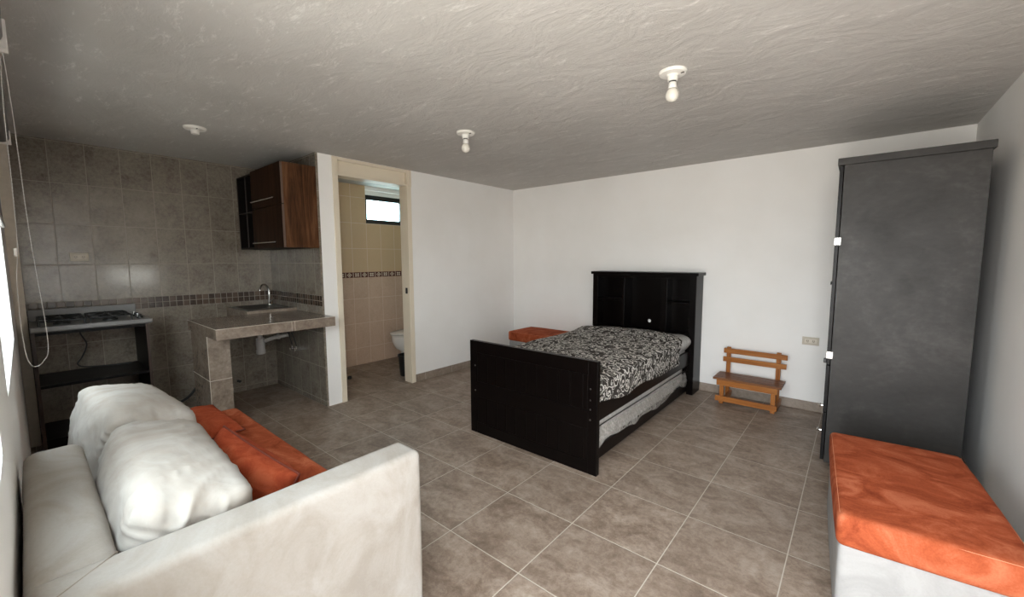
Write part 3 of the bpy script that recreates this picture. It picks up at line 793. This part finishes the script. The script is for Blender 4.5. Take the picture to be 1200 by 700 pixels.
# trundle under the bed
tr = thing('trundle_bed', 'low black trundle drawer pushed under the bed', 'trundle bed', (2.0, -1.24, 0))
part('side_board', 'rail', tr, (.478, .500, -.975, 1.00, .028, .115), bev=.003)
part('side_board', 'rail', tr, (-.50, -.478, -.975, 1.00, .028, .115), bev=.003)
for yy in (-.975, .978): part('end_board', 'rail', tr, (-.478, .478, yy, yy + .022, .028, .115), bev=.003)
part('bottom_board', 'rail', tr, (-.478, .478, -.953, .978, .04, .058), bev=.002)
for sx in (-1, 1):
    for sy in (-1, 1):
        bm = bmesh.new(); tube(bm, [(sx * .43, sy * .8 - .01, .02), (sx * .43, sy * .8 + .01, .02)], .02, 16); fin('wheel', bm, 'black', tr, True, angle=40)
tm = thing('trundle_mattress', 'white quilted mattress in torn clear plastic, lying in the trundle drawer under the bed', 'mattress', (2.0, -1.24, .06))
soft_box('mattress_body', 'tick', tm, -.468, .472, -.942, .968, 0, .235, r=.025, amp=.004, cuts=16, freq=8)
bm = bmesh.new(); tube(bm, [(.490, -.93 + k * .19, .190 + .002 * math.sin(k)) for k in range(11)], .004, 6); fin('piping', bm, 'black', tm, True)
bm = bmesh.new()
def film(u, v):
    y = -.95 + u * 1.92
    drop = .085 + .05 * noise.noise(Vector((y * 2.3, 7, 1))) + .03 * noise.noise(Vector((y * 6, 3, 1)))
    z = .175 - v * (drop + .04)
    return Vector((.496 + .012 * math.sin(v * PI) + .008 * noise.noise(Vector((y * 8, v * 5, 2))) + (.012 if v > .5 else .0) * v, y, z))
grid(bm, 70, 10, film); fin('torn_plastic_film', bm, 'film', tm, True)

# ------------------------------------------------------------------ wardrobe
wd = thing('wardrobe', 'tall dark grey-black wardrobe standing in the right back corner', 'wardrobe', (3.68, -1.225, 0))
WW, WD_, WH = .605, 1.17, 1.955
part('side_panel', 'ward', wd, (0, WW, 0, .02, .05, WH), bev=.0015)
part('side_panel', 'ward', wd, (0, WW, WD_ - .02, WD_, .05, WH), bev=.0015)
part('back_panel', 'ward', wd, (WW - .012, WW, .02, WD_ - .02, .05, WH), bev=.001)
part('bottom_board', 'ward', wd, (0, WW - .012, .02, WD_ - .02, .05, .07), bev=.001)
part('top_board', 'ward', wd, (-.032, WW + .012, -.012, WD_ + .01, WH, WH + .042), bev=.003)
part('shelf', 'ward', wd, (.01, WW - .012, .02, WD_ - .02, .66, .68), bev=.001)
def wdoor(y0, y1, ky):
    d = part('door', 'ward_edge', wd, (-.022, -.003, y0, y1, .70, WH - .004), bev=.0015)
    bm = bmesh.new(); tube(bm, [(-.022, ky, 1.2), (-.04, ky, 1.2), (-.05, ky, 1.2)], [.006, .006, .013], 12); fin('knob', bm, 'steel', d, True, angle=40)
    return d
dA = wdoor(.002, .583, .54); dB = wdoor(.587, 1.168, .63)
for (z) in (1.49, .765):
    part('hinge', 'steel', dA, (-.026, .010, -.009, .004, z - .024, z + .024), bev=.002)
for i, (z0_, z1_) in enumerate(((.385, .695), (.062, .380))):
    d = part('drawer', 'ward_edge', wd, (-.022, -.003, .002, 1.168, z0_, z1_), bev=.0015)
    for y in (.045, 1.12):
        z = (z0_ + z1_) / 2 - (.125 if i == 0 else -.025)
        bm = bmesh.new(); tube(bm, [(-.022, y, z), (-.036, y, z), (-.040, y, z), (-.05, y, z)], [.006, .006, .014, .011], 14); fin('knob', bm, 'chrome', d, True, angle=40)
part('drawer_stop', 'black', dA, (-.036, -.022, -.002, .02, .62 + .09, .65 + .09), bev=.003)
for (x, y) in ((.05, .06), (WW - .05, .06), (.05, WD_ - .06), (WW - .05, WD_ - .06)):
    c = bmesh.new(); tube(c, [(x, y - .012, .022), (x, y + .012, .022)], .022, 18); box(c, x - .014, x + .014, y - .018, y + .018, .038, .052, .002)
    fin('caster', c, 'black', wd, True, angle=40)

# ------------------------------------------------------------------ small bench
be = thing('bench', 'small varnished pine slatted bench against the back wall', 'bench', (2.80, -.345, 0))
for x in (.045, .465):
    part('back_post', 'pine_z', be, (x - .018, x + .018, .265, .290, .02, .512), bev=.003)
    part('leg', 'pine_z', be, (x - .018, x + .018, .035, .062, .0, .235), bev=.003)
part('back_slat', 'pine_x', be, (.005, .535, .247, .265, .452, .500), bev=.003)
part('back_slat', 'pine_x', be, (.0, .530, .247, .265, .366, .414), bev=.003)
for k in range(4):
    part('seat_slat', 'pine_seat', be, (-.025, .530, -.004 + k * .067, .058 + k * .067, .238, .258), bev=.003)
part('apron', 'pine_x', be, (.004, .500, .012, .034, .182, .237), bev=.003)
part('apron', 'pine_x', be, (.02, .49, .262, .264, .19, .237), bev=.0005)
part('stretcher', 'pine_x', be, (-.005, .500, .014, .035, .028, .078), bev=.003)
for x in (.066, .486 - .003):
    part('side_rail', 'pine_y', be, (x - .002, x + .018, .036, .29, .028, .075), bev=.003)

# ------------------------------------------------------------------ wall outlets
def outlet(name, loc, rz, label, w=.125, h=.072):
    o = thing('outlet', label, 'outlet', loc, rz, 'wall outlets')
    part('cover_plate', 'ivory', o, (-w / 2, w / 2, -.010, 0, -h / 2, h / 2), bev=.003)
    part('insert', 'ivory_d', o, (-w / 2 + .018, w / 2 - .018, -.0125, -.009, -h / 2 + .018, h / 2 - .018), bev=.001)
    for cx in (-.022, .022):
        bm = bmesh.new(); box(bm, cx - .011, cx + .011, -.0134, -.012, -.013, .012, .0008); soc = fin('socket', bm, 'ivory', o)
        bm = bmesh.new()
        for dx in (-.006, .006): box(bm, cx + dx - .0012, cx + dx + .0012, -.0138, -.0132, -.003, .008)
        box(bm, cx - .002, cx + .002, -.0138, -.0132, -.012, -.007)
        fin('slots', bm, 'slot', soc)
    return o
outlet('outlet', (3.49, 0, .640), 0, 'ivory wall outlet on the white back wall between bench and wardrobe')
outlet('outlet', (XK, -4.217, 1.42), PI / 2, 'ivory wall outlet on the tiled wall above the stove', .11, .07)

# ------------------------------------------------------------------ ceiling lamps
def lamp(loc, label, bulb=True):
    o = thing('ceiling_lamp', label, 'lamp', loc, 0, 'bare bulb lamp holders on the ceiling')
    bm = bmesh.new(); lathe(bm, [(.070, 0), (.070, -.006), (.064, -.014), (.032, -.018), (.026, -.024), (.025, -.045), (.021, -.047)], 32)
    h = fin('lamp_holder', bm, 'porcelain', o, True, angle=35)
    bm = bmesh.new(); box(bm, .040, .056, -.004, .004, -.0185, -.013); fin('screw_slot', bm, 'slot', h)
    if bulb:
        bm = bmesh.new(); lathe(bm, [(.012, -.044), (.0175, -.048), (.0175, -.053)], 20); fin('bulb_cap', bm, 'black', o, True, angle=35)
        bm = bmesh.new(); lathe(bm, [(.014, -.051), (.0185, -.054), (.020, -.065), (.0225, -.085)], 24); fin('bulb_collar', bm, 'white_pl', o, True)
        bm = bmesh.new(); lathe(bm, [(.0225, -.085), (.029, -.098), (.033, -.112), (.0325, -.125), (.027, -.138), (.016, -.147), (.004, -.150)], 28); fin('bulb', bm, 'bulb', o, True)
    else:
        bm = bmesh.new(); lathe(bm, [(.023, -.046), (.020, -.047), (.018, -.030)], 20); fin('empty_socket', bm, 'slot', o, True, angle=35)
    return o
lamp((2.990, -2.288, H), 'bare bulb ceiling lamp nearest the camera, above the wardrobe side of the room')
lamp((1.435, -2.280, H), 'bare bulb ceiling lamp in the middle of the ceiling, before the bathroom door')
lamp((.035, -3.645, H), 'empty lamp holder without bulb on the ceiling by the kitchen', False)

# ------------------------------------------------------------------ kitchen counter
ct = thing('breakfast_counter', 'stone tiled breakfast counter on one tiled pier against the white wall end', 'counter', (0, -3.66, 0))
def cl(x0, x1, y0, y1, z0, z1): return (x0, x1, y0 + 3.66, y1 + 3.66, z0, z1)
part('counter_top', 'ctile', ct, cl(-.55, .238, -3.66, YK - .001, .803, .885), bev=.002)
part('pier', 'ctile', ct, cl(-.50, -.03, -3.655, -3.505, 0, .803), bev=.002)
bm = bmesh.new()
for y in (-3.135, -3.11): box(bm, *cl(.2375, .2395, y - .0018, y + .0018, .804, .884))
box(bm, *cl(-.030, -.0285, -3.655, -3.505, .445, .449)); box(bm, *cl(-.50, -.03, -3.6565, -3.654, .445, .449)); box(bm, *cl(-.0315, -.0285, -3.6565, -3.653, 0, .803))
box(bm, *cl(.2365, .2393, -3.66, -2.766, .8825, .8862)); box(bm, *cl(-.55, .238, -3.6612, -3.659, .8825, .8862))
fin('grout_lines', bm, 'grout', ct)
sk = thing('sink_counter', 'low dark tiled sink ledge in the kitchen corner behind the breakfast counter', 'counter', (XK, YK, 0))
part('ledge', 'ctile', sk, (.004, .61, -.445, -.004, .80, .87), (.004, .61, -.445, -.405, .87, .91), (.004, .61, -.05, -.004, .87, .91), (.004, .06, -.405, -.05, .87, .91), (.50, .61, -.405, -.05, .87, .91), bev=.002)
si = thing('sink', 'stainless steel sink set in the kitchen corner ledge', 'sink', (XK + .28, YK - .2275, .91))
bm = bmesh.new()
def rr(hx, hy, r, z, n=6):
    out = []
    for (cx, cy, s) in ((hx - r, hy - r, 0), (-hx + r, hy - r, 1), (-hx + r, -hy + r, 2), (hx - r, -hy + r, 3)):
        for k in range(n + 1):
            an = s * PI / 2 + k / n * PI / 2; out.append(bm.verts.new((cx + r * math.cos(an), cy + r * math.sin(an), z)))
    return out
L = [rr(.235, .195, .03, .001), rr(.233, .193, .03, .005), rr(.20, .165, .04, .004), rr(.195, .16, .05, -.006), rr(.18, .145, .06, -.036)]
for A, B in zip(L, L[1:]):
    for k in range(len(A)): bm.faces.new((A[k], A[(k + 1) % len(A)], B[(k + 1) % len(A)], B[k]))
bm.faces.new(L[-1]); fin('basin', bm, 'steel', si, True, angle=50)
bm = bmesh.new(); lathe(bm, [(.03, -.0355), (.03, -.033), (.022, -.033), (.02, -.035)], 20); fin('drain', bm, 'chrome', si, True)
fa = thing('faucet', 'chrome gooseneck faucet at the kitchen sink', 'faucet', (XK + .10, YK - .072, .913))
bm = bmesh.new(); lathe(bm, [(.024, 0), (.024, .008), (.017, .014), (.016, .05), (.013, .058)], 20); fin('faucet_base', bm, 'chrome', fa, True, angle=50)
bm = bmesh.new()
tube(bm, spline([(0, 0, .05), (0, 0, .10), (0, -.002, .165), (.01, -.025, .205), (.03, -.06, .218), (.05, -.09, .20), (.06, -.105, .17), (.061, -.106, .155)], 8), .0095, 12); fin('spout', bm, 'chrome', fa, True, angle=60)
bm = bmesh.new(); tube(bm, [(.016, .004, .036), (.035, .012, .045), (.075, .02, .075)], [.008, .006, .004], 10); fin('lever', bm, 'chrome', fa, True, angle=60)
ts = thing('drain_trap', 'grey white plastic drain trap hanging under the sink ledge', 'pipe', (XK + .36, YK - .27, .44))
bm = bmesh.new(); lathe(bm, [(.030, .0), (.042, .006), (.043, .04), (.038, .05), (.040, .11), (.038, .16), (.030, .165)], 20); fin('bottle_trap', bm, 'pvc', ts, True, angle=40)
bm = bmesh.new(); lathe(bm, [(.022, .160), (.022, .24), (.030, .245), (.030, .27), (.022, .275), (.022, .358)], 16); fin('tail_pipe', bm, 'pvc', ts, True, angle=40)
bm = bmesh.new(); tube(bm, [(.03, .02, .13), (.03, .12, .155), (.03, .262, .165)], .020, 14); tube(bm, [(.03, .15, .158), (.03, .17, .16)], .028, 14); fin('outlet_pipe', bm, 'pvc', ts, True, angle=40)
for k, (x, hose, lb) in enumerate(((-.62, [(0, -.04, .04), (-.03, -.05, .13), (-.10, -.07, .29)], 'small metal stop valve under the sink ledge, the one nearer the corner'),
                      (-.52, [(0, -.04, .04), (-.03, -.05, .13), (-.12, -.07, .29)], 'small metal stop valve under the sink ledge, the one nearer the white wall end'))):
    wv = thing('stop_valve', lb, 'valve', (x, YK, .48), group='stop valves under the sink')
    bm = bmesh.new(); tube(bm, [(0, 0, 0), (0, -.05, 0)], .010, 10); tube(bm, [(0, -.04, 0), (0, -.04, .04)], .008, 10); tube(bm, [(0, -.05, 0), (0, -.062, 0)], .016, 10)
    fin('valve_body', bm, 'chrome', wv, True, angle=40)
    bm = bmesh.new(); tube(bm, spline(hose, 8), .006, 8); fin('braided_hose', bm, 'rubber', wv, True)
gv = thing('gas_valve', 'tiny black pipe stub sticking out of the tiled wall right of the pier', 'valve', (XK, -3.15, .12))
bm = bmesh.new(); tube(bm, [(0, 0, 0), (.05, 0, 0)], .012, 10); tube(bm, [(.03, -.02, 0), (.03, .02, 0)], .007, 8); fin('stub', bm, 'rubber', gv, True, angle=40)
bm = bmesh.new()
tube(bm, spline([(-1.10, -3.49, .20), (-1.10, -3.535, .135), (-1.08, -3.60, .075), (-1.05, -3.70, .035), (-.98, -3.80, .016), (-.85, -3.865, .014), (-.62, -3.875, .014)], 10), .012, 10)
tag(fin('gas_hose', bm, 'rubber', None, True), 'black hose curving along the kitchen floor between stove stand and pier', 'hose')

# ------------------------------------------------------------------ wall cabinet
wc = thing('wall_cabinet', 'walnut brown wall cabinet with two flap doors and open dark niches above the sink', 'cabinet', (0, YK, 0))
cz0, cz1, cd, cw = 1.497, 2.222, .285, 1.155
part('end_panel', 'walnut', wc, (-.018, 0, -cd, -.001, cz0, cz1), bev=.001)
part('carcass', 'cab_in', wc, (-cw, -.018, -cd + .004, -.001, cz0, cz0 + .016), (-cw, -.018, -cd + .004, -.001, cz1 - .016, cz1), (-cw, -cw + .016, -cd + .004, -.001, cz0 + .016, cz1 - .016),
     (-.70, -.684, -cd + .004, -.001, cz0 + .016, cz1 - .016), (-cw + .016, -.018, -.008, -.001, cz0 + .016, cz1 - .016), bev=.0008)
part('edge_band', 'cab_edge', wc, (-cw, -cw + .006, -cd + .001, -cd + .004, cz0, cz1), bev=.0005)
part('niche_edge', 'niche_edge', wc, (-.931, -.925, -cd + .004, -cd + .013, cz0 + .016, cz1 - .016), (-cw + .016, -.70, -cd + .004, -cd + .013, 1.854, 1.860), bev=.0005)
part('niche_board', 'cab_in', wc, (-.934, -.922, -cd + .012, -.01, cz0 + .016, cz1 - .016), (-cw + .016, -.70, -cd + .012, -.01, 1.85, 1.864), bev=.0005)
zm = 1.868
for (za, zb, hzz) in ((zm + .003, cz1, zm + .06), (cz0, zm - .003, cz0 + .05)):
    d = part('flap_door', 'walnut_d', wc, (-.698, -.001, -cd - .019, -cd, za, zb), bev=.0015)
    part('door_edge_band', 'cab_edge', d, (-.0011, .0004, -cd - .019, -cd - .001, za + .001, zb - .001), bev=.0003)
    bm = bmesh.new()
    tube(bm, [(-.64, -cd - .045, hzz), (-.10, -cd - .045, hzz)], .006, 10)
    for x in (-.58, -.16): tube(bm, [(x, -cd - .019, hzz), (x, -cd - .045, hzz)], .005, 8)
    fin('bar_handle', bm, 'chrome', d, True, angle=40)

# ------------------------------------------------------------------ stove on its stand
st = thing('stove_stand', 'dark open shelf stand under the stove, in the kitchen corner', 'stand', (XK, -4.53, 0))
sy = .625; sx1 = .565
part('side_panel', 'stand', st, (.01, sx1, sy - .018, sy, 0, .885), bev=.001)
part('side_panel', 'stand', st, (.01, sx1, .002, .02, 0, .885), bev=.001)
for yy in (sy - .018, .002): part('side_edge', 'stand_edge', st, (sx1, sx1 + .003, yy, yy + .018, 0, .885), bev=.0005)
part('top_rail', 'stand', st, (sx1 - .02, sx1, .02, sy - .018, .862, .885), bev=.001)
part('shelf', 'stand', st, (.06, sx1 - .01, .02, sy - .018, .478, .498), bev=.001)
part('bottom_shelf', 'stand', st, (.06, sx1 - .01, .02, sy - .018, .08, .10), (sx1 - .03, sx1 - .012, .02, sy - .018, 0, .08), bev=.001)
sv = thing('cooktop', 'stainless steel four burner gas cooktop with black grates', 'stove', (XK, -4.53, .886))
part('tray', 'enamel', sv, (.02, .59, -.0, .645, 0, .036), bev=.006)
part('front_lip', 'enamel', sv, (.588, .604, 0, .648, .006, .040), bev=.006)
part('backguard', 'enamel', sv, (.055, .07, .0, .62, .034, .125), bev=.003)
for (cx, cy) in ((.2, .16), (.2, .42), (.42, .16), (.42, .42)):
    bm = bmesh.new(); lathe(bm, [(.045, .036), (.045, .046), (.032, .050), (.032, .056), (.01, .058)], 24, (cx, cy, 0)); fin('burner', bm, 'iron', sv, True, angle=40)
for cy in (.16, .42):
    bm = bmesh.new(); y0, y1 = cy - .115, cy + .115; x0, x1 = .11, .52; z = .072
    tube(bm, [(x0, y0, z), (x1, y0, z), (x1, y1, z), (x0, y1, z), (x0, y0, z)], .006, 8)
    tube(bm, [(.31, y0, z), (.31, y1, z)], .006, 8)
    for cx in (.2, .42):
        for an in range(8):
            a_ = an * PI / 4
            tube(bm, [(cx + .025 * math.cos(a_), cy + .025 * math.sin(a_), z + .006), (cx + .095 * math.cos(a_), cy + .095 * math.sin(a_), z + .004)], .005, 8)
    for (x, y) in ((x0, y0), (x1, y0), (x1, y1), (x0, y1)): tube(bm, [(x, y, z), (x, y, .036)], .006, 8)
    fin('grate', bm, 'iron', sv, True, angle=50)
for k, x in enumerate((.18, .27, .36, .45)):
    bm = bmesh.new(); lathe(bm, [(.020, .036), (.019, .050), (.012, .052), (.010, .066), (.004, .067)], 20, (x, .593, 0)); fin('knob', bm, 'iron' if k % 2 else 'steel', sv, True, angle=40)
bm = bmesh.new()
tube(bm, spline([(-1.09, -4.24, .88), (-1.09, -4.262, .80), (-1.09, -4.232, .70), (-1.09, -4.265, .60), (-1.085, -4.295, .545), (-1.07, -4.25, .515), (-1.03, -4.10, .508), (-1.0, -3.98, .506)], 10), .005, 8)
tag(fin('power_cord', bm, 'rubber', None, True), 'thin black cord dangling behind the stove onto the stand shelf', 'cord')

# ------------------------------------------------------------------ bathroom
tl = thing('toilet', 'white ceramic toilet seen through the bathroom doorway', 'toilet', (-.76, -1.10, 0))
bm = bmesh.new()
prof = [(0.0, .13, .31), (.02, .13, .31), (.10, .118, .285), (.18, .116, .275), (.23, .135, .285), (.275, .168, .315), (.33, .184, .34), (.395, .184, .34)]
rings = []
for (z, wx_, ly) in prof:
    r = []
    for k in range(32):
        an = 2 * PI * k / 32; c_, s_ = math.cos(an), math.sin(an)
        yy = -ly * (1 + .12 * max(0, -s_)) * (-s_) if s_ < 0 else s_ * ly * .75
        shift = -.10 + (.06 if z < .2 else 0) * 1.0
        r.append(bm.verts.new((wx_ * c_, (yy if s_ >= 0 else -ly * (-s_)) + shift + .02, z)))
    rings.append(r)
for A, B in zip(rings, rings[1:]):
    for k in range(32): bm.faces.new((A[k], A[(k + 1) % 32], B[(k + 1) % 32], B[k]))
bm.faces.new(rings[0][::-1]); bm.faces.new(rings[-1]); fin('bowl', bm, 'ceramic', tl, True, angle=50)
bm = bmesh.new(); lathe(bm, [(.17, .398), (.188, .400), (.190, .410), (.178, .414)], 32, (0, -.09, 0), 1.0, 1.80); fin('seat', bm, 'ceramic', tl, True, angle=50)
bm = bmesh.new(); lathe(bm, [(.18, .419), (.193, .421), (.196, .432), (.188, .442), (.10, .450), (.02, .452)], 32, (0, -.09, 0), 1.0, 1.80); fin('seat_lid', bm, 'ceramic', tl, True, angle=50)
part('tank', 'ceramic', tl, (-.21, .21, .20, .40, .38, .74), bev=.025)
part('tank_lid', 'ceramic', tl, (-.22, .22, .19, .41, .74, .775), bev=.012)
part('tank_neck', 'ceramic', tl, (-.12, .12, .06, .39, .05, .39), bev=.03)
tb = thing('waste_bin', 'small black plastic waste bin beside the toilet', 'bin', (-.325, -1.62, 0))
bm = bmesh.new(); lathe(bm, [(.085, 0), (.088, .004), (.105, .235), (.112, .237), (.112, .25), (.101, .25), (.084, .01)], 28); fin('bucket', bm, 'black', tb, True, angle=40)
wb_ = thing('washbasin', 'white ceramic washbasin just showing at the bathroom left wall', 'washbasin', (-.93, YB0, .85))
bm = bmesh.new(); lathe(bm, [(.05, -.17), (.12, -.15), (.20, -.08), (.235, -.02), (.24, 0), (.225, .002), (.20, -.02), (.10, -.11), (.02, -.12)], 32, (0, .245, 0), .9, 1.0); fin('basin', bm, 'ceramic', wb_, True, angle=50)
bm = bmesh.new(); lathe(bm, [(.10, -.85), (.10, -.84), (.07, -.80), (.06, -.4), (.08, -.14)], 24, (0, .16, 0)); fin('pedestal', bm, 'ceramic', wb_, True, angle=50)
ds = thing('door_stop', 'tiny black rubber door stop on the bathroom floor by the left jamb', 'door stop', (-.70, -2.16, 0))
bm = bmesh.new(); lathe(bm, [(.024, 0), (.024, .02), (.018, .032), (.004, .036)], 20); fin('stop', bm, 'rubber', ds, True, angle=40)
